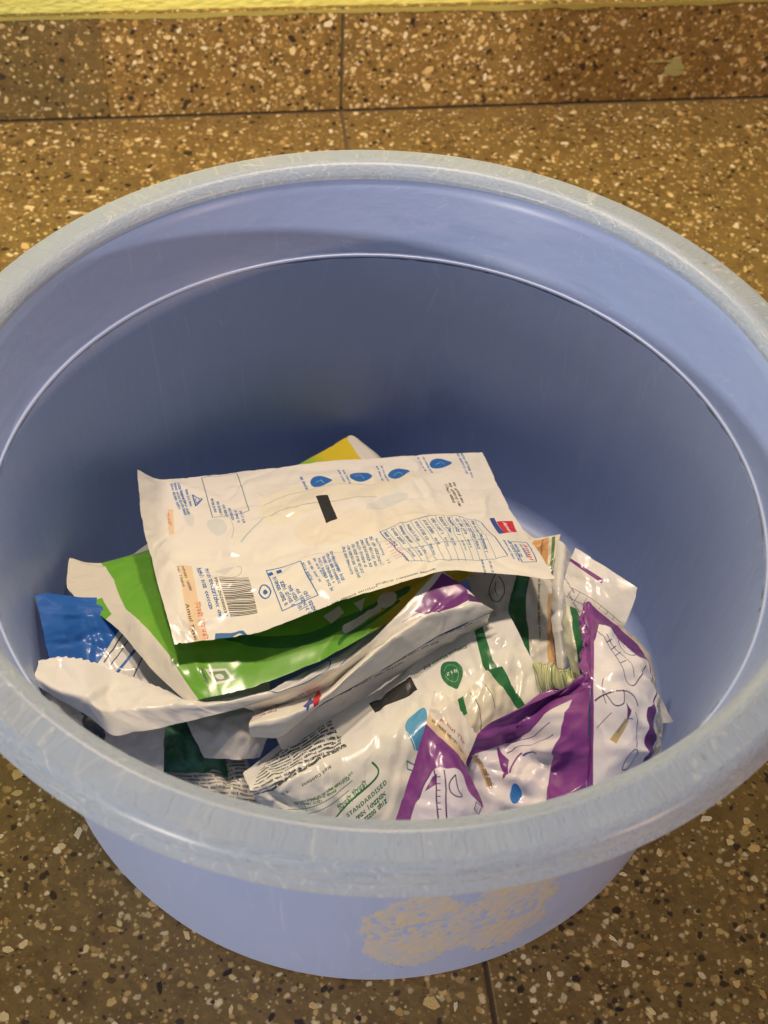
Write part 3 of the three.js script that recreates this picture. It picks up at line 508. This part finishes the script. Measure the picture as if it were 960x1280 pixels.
// ---- big white and green pouch in the middle
pouch('milk_pouch', 'big white pouch in the middle with green drop, black bar and green print', 1800, 704, (g, w, h) => {
  paper(g, w, h, '#f0ede3');
  area(g, [[777,114],[1065,124],[1081,209],[795,200]], '#191613');
  words(g, 'Contains Vitamin B12', 1461,125, 1157,108, 30, '#17713f');
  blob(g, [[1251,179],[1275,146],[1325,152],[1371,181],[1393,228],[1374,274],[1337,314],[1306,336],[1271,294],[1244,230]], '#17713f'); curve(g, [[1274,196],[1294,171],[1331,180],[1363,217],[1351,262],[1316,294],[1279,259],[1271,219]], '#8fc0a0', 3);
  words(g, 'B12', 1356,234, 1280,224, 26, '#cfe3d3');
  area(g, [[1557,-30],[1615,-29],[1578,283],[1667,632],[1581,579],[1509,287]], '#0f7034');
  { const a = [[-11,503],[4,439],[21,386],[32,335],[48,291],[62,250],[77,214],[95,187],[119,158],[143,132],[173,107],[200,92],[240,75],[272,69]], b = [[286,346],[425,320],[544,304],[577,289],[577,267],[574,243],[570,218],[558,188],[554,163],[547,135],[543,110],[539,84],[536,58],[536,34]];
    a.forEach((p, k) => { micro(g, ...p, ...b[k], 18, '#141f19', 0.27); }); }
  words(g, 'KEEP', 595,293, 498,296, 22, '#2c4436');
  words(g, 'Net Content', 481,374, 298,429, 24, '#3b4a3f'); words(g, '1 L', 219,454, 168,485, 24, '#3b4a3f');
  block(g, [595,432], [142,572], [156,613], 2, 14, '#4b7a58');
  block(g, [574,450], [392,484], [407,519], 3, 18, '#3c6b4a');
  line(g, [[195,610],[590,468]], '#5d8a68', 4); line(g, [[251,625],[566,505]], '#5d8a68', 4); line(g, [[293,520],[314,585]], '#5d8a68', 4);
  hindi(g, 494,566, 673,481, 26, '#0f7034');
  curve(g, [[470,618],[530,569],[608,534],[687,506],[738,482],[748,453],[715,426]], '#0f7034', 9);
  words(g, 'STANDARDISED', 538,613, 780,511, 26, '#1c6a3e'); micro(g, 594,634, 781,551, 24, '#1c6a3e'); micro(g, 638,645, 785,579, 24, '#1c6a3e');
  blob(g, [[929,333],[1073,313],[1097,342],[1064,405],[1004,460],[961,462],[952,422]], '#4a9fd0'); curve(g, [[920,345],[968,402],[969,471]], '#e9eef0', 4); line(g, [[911,474],[959,510],[962,535],[909,503],[911,474]], '#3a86b4', 5);
}, [[[
    [[-0.0698, 0.0580, 0.0768], [-0.0388, 0.0560, 0.0512], [-0.0018, 0.0600, 0.0316], [0.0360, 0.0680, 0.0139], [0.0665, 0.0760, 0.0066]],
    [[-0.0670, 0.0660, 0.0903], [-0.0350, 0.0680, 0.0856], [0.0006, 0.0710, 0.0734], [0.0397, 0.0730, 0.0526], [0.0728, 0.0760, 0.0341]],
    [[-0.0634, 0.0580, 0.0944], [-0.0345, 0.0520, 0.1111], [0.0025, 0.0520, 0.1113], [0.0463, 0.0580, 0.0848], [0.0796, 0.0700, 0.0605]]], 0.04, 0.08, { seed: 41, crumple: 0.0015, wave: 0.0024, thick: 0.0016, creases: 30 }]]);
pouch('milk_pouch', 'cream pouch end with green edge bent up right of the green drop', 480, 325, (g, w, h) => {
  paper(g, w, h, '#e9e3cb');
  area(g, [[339,-38],[527,-10],[548,260],[436,300],[388,87]], '#0f7034'); area(g, [[91,5],[126,8],[109,114],[78,112]], '#0f7034');
  curve(g, [[178,26],[198,98],[194,169],[142,281]], '#2f4a38', 5); curve(g, [[293,64],[310,134],[280,206]], '#5d7060', 4);
}, [[[
    [[0.0246, 0.0840, 0.0659], [0.0347, 0.0900, 0.0636], [0.0465, 0.0920, 0.0525], [0.0557, 0.0880, 0.0477]],
    [[0.0278, 0.0830, 0.0778], [0.0369, 0.0890, 0.0742], [0.0493, 0.0900, 0.0622], [0.0593, 0.0860, 0.0595]],
    [[0.0317, 0.0780, 0.0893], [0.0401, 0.0820, 0.0861], [0.0559, 0.0820, 0.0767], [0.0677, 0.0780, 0.0729]]], 0.05, 0.1, { seed: 42, crumple: 0.001, thick: 0.001 }]]);

// ---- long folded white and purple pouch
{
  const t = thing('milk_pouch', 'long white pouch folded into a trough with one purple patch, in the middle', 'plastic pouch', [0, 0, 0], 'emptied pouches heaped in the tub');
  const outer = canvasTexture(1500, 453, (g, w, h) => {
    paper(g, w, h, '#f0ebe2');
    area(g, [[1491,22],[1507,131],[1453,243],[1217,316],[1194,71],[1309,41]], PURPLE); area(g, [[1482,184],[1508,259],[1500,310],[1444,259]], '#5a2466'); line(g, [[1097,83],[1203,107]], '#5a4a5a', 5);
    block(g, [425,58], [129,81], [132,223], 4, 20, '#5b4a62'); 
    area(g, [[316,266],[400,137],[397,267],[360,373]], '#d22a34'); area(g, [[276,266],[335,190],[340,274],[309,352]], '#3a4a9a');
    line(g, [[-28,200],[3,99],[150,84],[131,198],[13,277],[-28,200]], '#a8323c', 4); words(g, 'Amul', 113,149, 0,196, 40, '#c8283a');
  });
  sheet(t, [
    [[-0.0679, 0.0780, 0.0536], [-0.0501, 0.0810, 0.0509], [-0.0310, 0.0840, 0.0469], [-0.0104, 0.0880, 0.0340], [0.0106, 0.0920, 0.0150], [0.0326, 0.0960, -0.0069]],
    [[-0.0623, 0.0680, 0.0501], [-0.0454, 0.0680, 0.0471], [-0.0266, 0.0720, 0.0423], [-0.0042, 0.0840, 0.0317], [0.0179, 0.0910, 0.0197], [0.0447, 0.0950, 0.0059]],
    [[-0.0655, 0.0800, 0.0653], [-0.0454, 0.0840, 0.0636], [-0.0262, 0.0880, 0.0560], [-0.0001, 0.0920, 0.0336], [0.0236, 0.0940, 0.0190], [0.0513, 0.0920, 0.0135]],
    [[-0.0654, 0.0720, 0.0663], [-0.0515, 0.0720, 0.0688], [-0.0316, 0.0760, 0.0546], [0.0046, 0.0800, 0.0367], [0.0294, 0.0840, 0.0241], [0.0574, 0.0880, 0.0149]]], 0.03, 0.03, outer, { seed: 51, crumple: 0.001, wave: 0.0008, thick: 0.0003, parts: [{ name: 'film' }] });
  const inner = canvasTexture(1300, 136, (g, w, h) => {
    paper(g, w, h, '#e8e2de'); 
    words(g, 'Amul', 1127,-6, 1003,-34, 22, '#8a3038'); block(g, [1198,17], [788,-34], [785,35], 3, 15, '#6a4a62');
  });
  sheet(t, [
    [[-0.0531, 0.0680, 0.0653], [-0.0312, 0.0710, 0.0513], [0.0053, 0.0750, 0.0332], [0.0302, 0.0790, 0.0210], [0.0559, 0.0830, 0.0125]],
    [[-0.0515, 0.0620, 0.0674], [-0.0264, 0.0640, 0.0498], [0.0068, 0.0690, 0.0324], [0.0310, 0.0730, 0.0210], [0.0557, 0.0770, 0.0124]],
    [[-0.0487, 0.0580, 0.0700], [-0.0218, 0.0600, 0.0503], [0.0087, 0.0640, 0.0319], [0.0319, 0.0670, 0.0211], [0.0578, 0.0700, 0.0108]]], 0.05, 0.06, inner, { seed: 52, crumple: 0.0016, thick: 0.0006, parts: [{ name: 'lower_film' }] });
}

// ---- purple pouches at the front right
pouch('milk_pouch', 'small purple pouch with serrated white end and white jug drawing, at the front rim', 440, 711, (g, w, h) => {
  paper(g, w, h, '#7a2885'); area(g, [[-48,242],[4,217],[135,225],[271,227],[445,236],[489,30],[403,-111],[105,-67],[-110,-43]], '#ebe3d6');
  area(g, [[-15,212],[12,159],[171,176],[321,167],[472,174],[434,242],[255,232],[127,224]], '#e6cda6');
  words(g, 'Amul The', 112,148, 361,133, 24, '#b5623a'); micro(g, 46,183, 225,190, 22, '#7a5630'); micro(g, 220,180, 382,195, 22, '#3a6aa0');
  blob(g, [[60,743],[65,625],[89,543],[107,470],[133,403],[179,368],[216,371],[276,329],[342,343],[349,456],[416,535],[460,630],[450,813]], '#e4deea');
  area(g, [[111,515],[135,439],[160,415],[166,462]], PURPLE);
  curve(g, [[143,404],[166,462],[169,538],[192,646]], '#4a1d58', 7); curve(g, [[201,382],[217,455],[217,535],[228,640]], '#4a1d58', 7); for (let k = 0; k < 6; k++) line(g, [[162,431], [166,462], [169,493], [171,522], [174,552], [180,581]].slice(k, k + 1).flatMap(([x, y]) => [[x, y], [x + 18, y - 4]]), '#4a1d58', 4);
  curve(g, [[269,382],[230,434],[235,483],[271,503],[313,497],[271,466],[269,382]], '#4a1d58', 6); line(g, [[367,577],[395,533],[429,568],[398,618],[367,577]], '#4a1d58', 5); curve(g, [[121,419],[96,488],[84,560]], '#4a1d58', 5);
}, [[[
    [[0.0195, 0.1010, 0.0671], [0.0253, 0.1020, 0.0701], [0.0310, 0.1000, 0.0797], [0.0364, 0.0960, 0.0895]],
    [[0.0133, 0.0980, 0.0841], [0.0180, 0.0990, 0.0915], [0.0234, 0.0970, 0.0982], [0.0289, 0.0920, 0.1023]],
    [[0.0043, 0.0900, 0.1037], [0.0121, 0.0950, 0.1103], [0.0228, 0.0950, 0.1153], [0.0339, 0.0860, 0.1131]],
    [[-0.0049, 0.0820, 0.1232], [0.0065, 0.0880, 0.1335], [0.0201, 0.0880, 0.1367], [0.0374, 0.0800, 0.1261]]], 0.05, 0.05, { seed: 71, crumple: 0.0009, wave: 0.001, thick: 0.0012, teeth: ['v0', 0.0016, 0.0034], parts: [{ name: 'seal_strip', v: [0, 0.27] }, { name: 'film', v: [0.27, 1] }] }]]);
{
  const t = thing('milk_pouch', 'large purple pouch folded upright to a crest, largest one at the right rim', 'plastic pouch', [0, 0, 0], 'emptied pouches heaped in the tub');
  const left = canvasTexture(480, 1582, (g, w, h) => {
    paper(g, w, h, '#7d2b88');
    area(g, [[48,1186],[165,1137],[309,969],[404,925],[374,1048],[345,1192],[332,1317],[284,1584],[-6,1620],[-1,1292]], '#e6dfe4');
    curve(g, [[165,1137],[241,1095],[320,1043]], '#6a3a74', 5); curve(g, [[167,1183],[258,1152],[328,1104]], '#6a3a74', 5); area(g, [[136,1142],[162,1238],[110,1377]], PURPLE); curve(g, [[117,1359],[164,1260],[217,1210]], PURPLE, 7);
    blob(g, [[143,1415],[160,1389],[182,1419],[177,1492],[155,1515],[138,1476]], '#1f74c0'); curve(g, [[221,1221],[249,1192],[277,1215]], '#3a4a8a', 7); line(g, [[39,1202],[63,1411]], '#c9a878', 16); micro(g, 45,1203, 63,1411, 18, '#6a5038');
    area(g, [[293,1502],[325,1390],[386,1504],[332,1582]], '#7d2b88');
  });
  sheet(t, [
    [[0.0955, 0.1120, 0.0318], [0.0960, 0.1130, 0.0326], [0.0962, 0.1140, 0.0329], [0.0967, 0.1150, 0.0332]],
    [[0.0926, 0.1060, 0.0444], [0.0917, 0.1110, 0.0508], [0.0915, 0.1140, 0.0553], [0.0911, 0.1180, 0.0613]],
    [[0.0877, 0.1140, 0.0751], [0.0873, 0.1160, 0.0773], [0.0872, 0.1170, 0.0788], [0.0874, 0.1180, 0.0804]],
    [[0.0420, 0.0980, 0.0858], [0.0586, 0.1000, 0.0821], [0.0746, 0.1060, 0.0811], [0.0865, 0.1180, 0.0847]],
    [[0.0275, 0.0930, 0.0944], [0.0505, 0.0850, 0.0889], [0.0675, 0.1040, 0.1004], [0.0817, 0.1130, 0.1074]],
    [[0.0326, 0.0820, 0.1007], [0.0505, 0.0950, 0.1098], [0.0675, 0.0910, 0.1089], [0.0801, 0.1070, 0.1157]],
    [[0.0339, 0.0760, 0.1235], [0.0510, 0.0830, 0.1251], [0.0618, 0.1010, 0.1316], [0.0783, 0.0990, 0.1268]]], 0.02, 0.02, left, { seed: 72, crumple: 0.0026, creases: 24, wave: 0.0016, thick: 0.0008, parts: [{ name: 'side_film', label: 'purple left side with white folds' }] });
  const right = canvasTexture(560, 957, (g, w, h) => {
    paper(g, w, h, '#e9e5ea');
    area(g, [[-46,-7],[123,0],[351,-39],[569,-26],[672,216],[670,1073],[385,957],[410,639],[400,406],[401,180],[151,91]], '#d9cdb8');
    block(g, [245,18], [549,34], [452,126], 2, 20, '#9a7440'); block(g, [563,101], [513,780], [430,779], 2, 20, '#8a7a6a'); line(g, [[212,-19],[528,-11],[551,297]], '#d0a870', 9);
    area(g, [[-16,3],[45,14],[395,59],[434,104],[434,167],[325,224],[188,174],[67,140],[33,257],[0,333]], '#6d2379');
    line(g, [[423,151],[394,384],[373,557]], '#5a2168', 7); area(g, [[321,549],[375,506],[380,892],[303,908]], '#5a1f70'); area(g, [[-22,-21],[31,5],[14,561],[31,946],[-12,956]], '#7d2b88');
    curve(g, [[55,192],[97,264],[165,326],[186,448],[238,471],[283,403],[328,293]], '#4a2a58', 5); curve(g, [[100,217],[142,276],[234,297],[252,400]], '#4a2a58', 4); for (const p of [[[97,264],[130,231]], [[124,291],[156,255]], [[151,313],[184,277]], [[172,353],[208,323]]]) line(g, p, '#4a2a58', 4);
    curve(g, [[188,174],[225,122],[308,160],[303,227],[249,276],[186,224],[188,174]], '#4a2a58', 5); curve(g, [[174,184],[217,189],[232,215]], '#4a2a58', 4);
    curve(g, [[58,549],[93,573],[129,611],[181,573],[161,521]], '#4a2a58', 5); curve(g, [[24,615],[75,565],[172,517],[246,523],[266,560]], '#4a2a58', 6); curve(g, [[68,492],[49,553],[84,606]], '#4a2a58', 4); area(g, [[181,573],[212,604],[192,664]], '#5a2168');
    curve(g, [[173,875],[187,812],[238,777],[251,835],[211,890],[173,875]], '#5a3a80', 5); curve(g, [[244,603],[278,690],[238,777]], '#5a3a80', 5); curve(g, [[38,715],[78,675],[111,638]], '#8a84a0', 4);
    area(g, [[106,747],[181,643],[202,654],[133,761]], '#b9a470'); curve(g, [[141,713],[191,633],[223,642]], '#3a62a8', 4);
  });
  sheet(t, [
    [[0.0967, 0.1150, 0.0332], [0.1021, 0.1130, 0.0383], [0.1120, 0.1090, 0.0469], [0.1183, 0.1040, 0.0498], [0.1241, 0.0980, 0.0544]],
    [[0.0909, 0.1180, 0.0622], [0.0997, 0.1190, 0.0673], [0.1124, 0.1130, 0.0730], [0.1185, 0.1050, 0.0742], [0.1235, 0.0960, 0.0774]],
    [[0.0865, 0.1180, 0.0847], [0.0951, 0.1190, 0.0929], [0.1080, 0.1120, 0.0958], [0.1148, 0.1030, 0.0943], [0.1221, 0.0930, 0.0932]],
    [[0.0783, 0.0990, 0.1268], [0.0896, 0.1000, 0.1265], [0.1042, 0.0980, 0.1194], [0.1103, 0.0940, 0.1151], [0.1177, 0.0880, 0.1075]]], 0.05, 0.08, right, { seed: 73, crumple: 0.0013, wave: 0.0022, thick: 0.0014, creases: 22, parts: [{ name: 'printed_film', u: [0, 0.8], label: 'white printed side with purple line drawings' }, { name: 'seal_strip', u: [0.8, 1] }] });
  const tab = canvasTexture(256, 256, (g, w, h) => paper(g, w, h, '#e4e0e0'));
  sheet(t, [[[0.1221, 0.0970, 0.0681], [0.1250, 0.0940, 0.0762]], [[0.1200, 0.0940, 0.0902], [0.1311, 0.0840, 0.0838]]], 0.1, 0.1, tab, { seed: 74, crumple: 0.0006, creases: 3, thick: 0.0005, parts: [{ name: 'corner_tab' }] });
}

// ---- topmost pouch
pouch('milk_pouch', 'topmost cream white pouch lying flat with barcode, blue drops and nutrition table', 2048, 1297, (g, w, h) => {
  paper(g, w, h, '#f2ede2');
  g.globalAlpha = 0.2; // faint show-through of the far side
  blob(g, [[645,328],[924,224],[1338,253],[1685,189],[1347,446],[973,519],[655,643]], '#ecdca0'); blob(g, [[791,583],[1144,558],[1670,599],[1830,645],[1236,796],[849,855]], '#ecd9a8');
  blob(g, [[1196,567],[1347,446],[1497,436],[1448,530],[1268,612]], '#9fbccb'); blob(g, [[371,510],[451,476],[492,587],[408,672]], '#8fb0cc'); blob(g, [[272,423],[327,402],[324,561],[286,559]], '#a0b4c4'); area(g, [[388,893],[490,887],[432,961]], '#8a9aa8');
  g.globalAlpha = 0.42;
  curve(g, [[535,710],[622,557],[758,487],[978,472],[1299,454]], '#5f86a8', 7); curve(g, [[681,401],[870,293],[1094,300],[1328,305]], '#7d93a0', 5); curve(g, [[721,995],[848,880],[1098,936],[1263,901]], '#8a9a9a', 4); curve(g, [[493,478],[525,558],[492,677]], '#8a9aa8', 4); curve(g, [[497,893],[529,884],[508,959],[475,968]], '#6f7f8a', 4);
  g.globalAlpha = 1;
  const D = BLUE;
  block(g, [227,75], [268,480], [264,83], 3, 17, D); block(g, [276,161], [293,382], [301,157], 2, 15, D);
  line(g, [[333,226],[378,269],[342,343]], '#1f5fae', 7, true); line(g, [[343,255],[366,276],[348,317]], '#1f5fae', 3, true);
  line(g, [[389,21],[572,13],[600,436],[416,474]], '#5f6f80', 4, true);
  block(g, [422,275], [433,451], [553,420], 6, 17, D);
  for (const p of [[[957,216],[981,170],[1019,162],[1057,188],[1092,230],[1054,266],[1009,290],[967,270]], [[1185,211],[1212,162],[1257,151],[1296,175],[1331,217],[1290,254],[1243,282],[1199,266]], [[1416,195],[1444,153],[1487,133],[1525,155],[1564,175],[1519,227],[1473,267],[1429,251]], [[1684,113],[1716,63],[1760,48],[1799,65],[1837,105],[1787,145],[1737,170],[1691,163]]]) blob(g, p, '#1568b8');
  for (const p of [[[992,225],[1022,207],[1034,244]], [[1221,217],[1254,195],[1269,242]], [[1451,209],[1487,178],[1503,216]], [[1728,113],[1764,89],[1779,121]]]) line(g, p, '#9cc3e6', 4);
  micro(g, 913,143, 929,284, 20, D); block(g, [1136,105], [1147,318], [1164,109], 2, 15, D); block(g, [1370,87], [1374,312], [1398,91], 2, 15, D); block(g, [1637,25], [1646,233], [1666,27], 2, 15, D); block(g, [1888,-2], [1881,271], [1913,0], 2, 18, D);
  area(g, [[965,411],[1031,413],[1053,642],[991,650]], '#17130f');
  block(g, [1726,324], [1719,565], [1778,302], 3, 20, '#2a2620');
  // nutrition table
  for (const [a, b] of [[[[1258,792],[1355,1133]], 6], [[[1817,702],[1858,1067]], 6]]) line(g, a, D, b);
  line(g, [[1258,792],[1377,727],[1487,699],[1589,672],[1715,669],[1817,702]], '#4a80b8', 4); line(g, [[1355,1133],[1542,1203],[1703,1164],[1855,1077]], '#4a80b8', 4); line(g, [[1330,1006],[1527,1023],[1782,921]], '#4a80b8', 4);
  for (const p of [[[1295,775],[1385,1147]], [[1341,752],[1419,1163]], [[1389,729],[1453,1180]], [[1436,714],[1488,1188]], [[1483,698],[1523,1199]], [[1528,693],[1558,1204]], [[1576,674],[1593,1201]], [[1619,674],[1629,1193]], [[1662,672],[1667,1173]], [[1706,671],[1703,1164]], [[1742,679],[1742,1145]], [[1783,686],[1792,1113]]]) line(g, p, '#6f97bd', 3);
  for (const p of [[[1278,796],[1317,984]], [[1321,773],[1356,963]], [[1366,757],[1397,958]], [[1412,742],[1431,951]], [[1459,727],[1473,946]], [[1504,717],[1511,896]], [[1552,700],[1555,907]], [[1596,695],[1595,891]], [[1639,693],[1641,909]], [[1683,692],[1678,889]], [[1721,691],[1713,1041]], [[1760,706],[1751,1052]]]) { micro(g, ...p[0], ...p[1], 22, '#2a62a0'); micro(g, p[0][0] * 0.3 + p[1][0] * 0.7 + (p[1][0] - p[0][0]) * 0.6, p[0][1] * 0.3 + p[1][1] * 0.7 + (p[1][1] - p[0][1]) * 0.6, p[1][0] + (p[1][0] - p[0][0]) * 0.75, p[1][1] + (p[1][1] - p[0][1]) * 0.75, 14, '#2a62a0'); }
  for (let k = 0; k < 7; k++) { const a = [[1267,902], [1272,929], [1277,955], [1284,991], [1288,1017], [1295,1052], [1300,1078]][k]; line(g, [a, [a[0] + 42, a[1] - 6]], '#e8b4b4', 8); }
  words(g, 'Net Content', 1230,843, 1249,1012, 16, D); words(g, '1 L', 1258,1063, 1267,1114, 18, D);
  block(g, [1053,878], [1079,1189], [1200,820], 7, 19, '#3f6d9e'); block(g, [921,938], [962,1236], [988,900], 4, 20, D); words(g, 'Marketed by', 997,953, 1017,1092, 18, '#1568b8');
  line(g, [[644,936],[827,937],[893,1212],[712,1226]], D, 5, true); block(g, [678,1003], [729,1200], [826,1159], 5, 24, D); block(g, [834,952], [884,1152], [895,935], 3, 17, D);
  for (const p of [[[651,955],[673,951],[680,975],[658,979]], [[694,952],[720,949],[726,980],[700,982]]]) area(g, p, D);
  curve(g, [[599,1074],[609,1040],[634,1037],[658,1065],[660,1102],[639,1124],[610,1106],[599,1074]], D, 7); blob(g, [[616,1073],[633,1057],[648,1088],[627,1101]], D);
  { const A = [402,975], Bq = [551,972], Cq = [438,1190], r = rng(9); for (let t = 0; t < 1;) { const q = 0.010 + 0.022 * r(), x = (Cq[0] - A[0]) * t, y = (Cq[1] - A[1]) * t, dx = (Cq[0] - A[0]) * q, dy = (Cq[1] - A[1]) * q; area(g, [[A[0] + x, A[1] + y], [Bq[0] + x, Bq[1] + y], [Bq[0] + x + dx, Bq[1] + y + dy], [A[0] + x + dx, A[1] + y + dy]], '#211d18'); t += q + 0.010 + 0.022 * r(); } }
  words(g, '8901262060031', 387,975, 419,1193, 20, '#211d18');
  block(g, [306,889], [343,1220], [345,891], 2, 24, D);
  area(g, [[216,874],[280,877],[278,1305],[187,1299]], '#f0d3ae'); block(g, [201,885], [220,1050], [231,886], 2, 17, '#6a6258'); words(g, 'Amul The', 214,1114, 218,1291, 30, '#3d4a44'); hindi(g, 281,1108, 289,1298, 24, '#d9603a', 2);
  area(g, [[192,375],[227,376],[219,615],[187,630]], '#f0d3ae'); hindi(g, 194,419, 207,555, 18, '#d9603a', 1);
  area(g, [[339,1268],[504,1274],[557,1330],[323,1322]], '#1568a8'); blob(g, [[424,1302],[470,1282],[512,1300],[499,1346],[429,1336]], '#efe8d8');
  area(g, [[1913,658],[2015,615],[1997,741],[1912,796]], '#d3202c'); words(g, 'Amul', 1959,649, 1954,768, 30, '#ffffff'); area(g, [[1879,642],[1910,628],[1912,796],[1877,814]], '#2a4c9a');
  line(g, [[1911,906],[2016,844],[2002,1093],[1920,1133]], '#2a5aa8', 5, true); words(g, 'Amul', 1992,883, 1978,1088, 28, '#d3202c'); block(g, [1927,923], [1923,1102], [1962,902], 2, 20, D); block(g, [1876,895], [1882,1161], [1899,888], 2, 15, D);
  micro(g, 657,1320, 896,1313, 18, '#5a6a5e'); micro(g, 896,1313, 1172,1270, 18, '#5a6a5e'); micro(g, 1174,1257, 1475,1267, 18, '#5a6a5e');
}, [[[
    [[-0.1149, 0.0920, -0.0888], [-0.1045, 0.0680, -0.1014], [-0.0609, 0.0660, -0.1068], [-0.0169, 0.0670, -0.1102], [0.0278, 0.0660, -0.1125], [0.0744, 0.0640, -0.1132]],
    [[-0.1124, 0.0970, -0.0523], [-0.1027, 0.0790, -0.0655], [-0.0587, 0.0810, -0.0618], [-0.0146, 0.0820, -0.0668], [0.0306, 0.0790, -0.0715], [0.0788, 0.0750, -0.0643]],
    [[-0.1082, 0.0990, -0.0258], [-0.1003, 0.0880, -0.0332], [-0.0571, 0.0910, -0.0292], [-0.0138, 0.0930, -0.0333], [0.0336, 0.0910, -0.0375], [0.0836, 0.0850, -0.0305]],
    [[-0.1027, 0.0980, 0.0026], [-0.0957, 0.0930, -0.0016], [-0.0573, 0.0980, 0.0041], [-0.0147, 0.1010, -0.0063], [0.0355, 0.1010, -0.0132], [0.0866, 0.0940, -0.0086]],
    [[-0.0978, 0.0950, 0.0273], [-0.0910, 0.0950, 0.0270], [-0.0587, 0.0990, 0.0271], [-0.0127, 0.1030, 0.0122], [0.0354, 0.1040, -0.0002], [0.0883, 0.0990, 0.0068]]], 0.03, 0.06, { seed: 81, crumple: 0.0013, wave: 0.0024, thick: 0.0011, creases: 30, ragged: 0.0009, parts: [{ name: 'seal_strip', u: [0, 0.07] }, { name: 'film', u: [0.07, 1] }] }]]);

renderer.render(scene, camera);
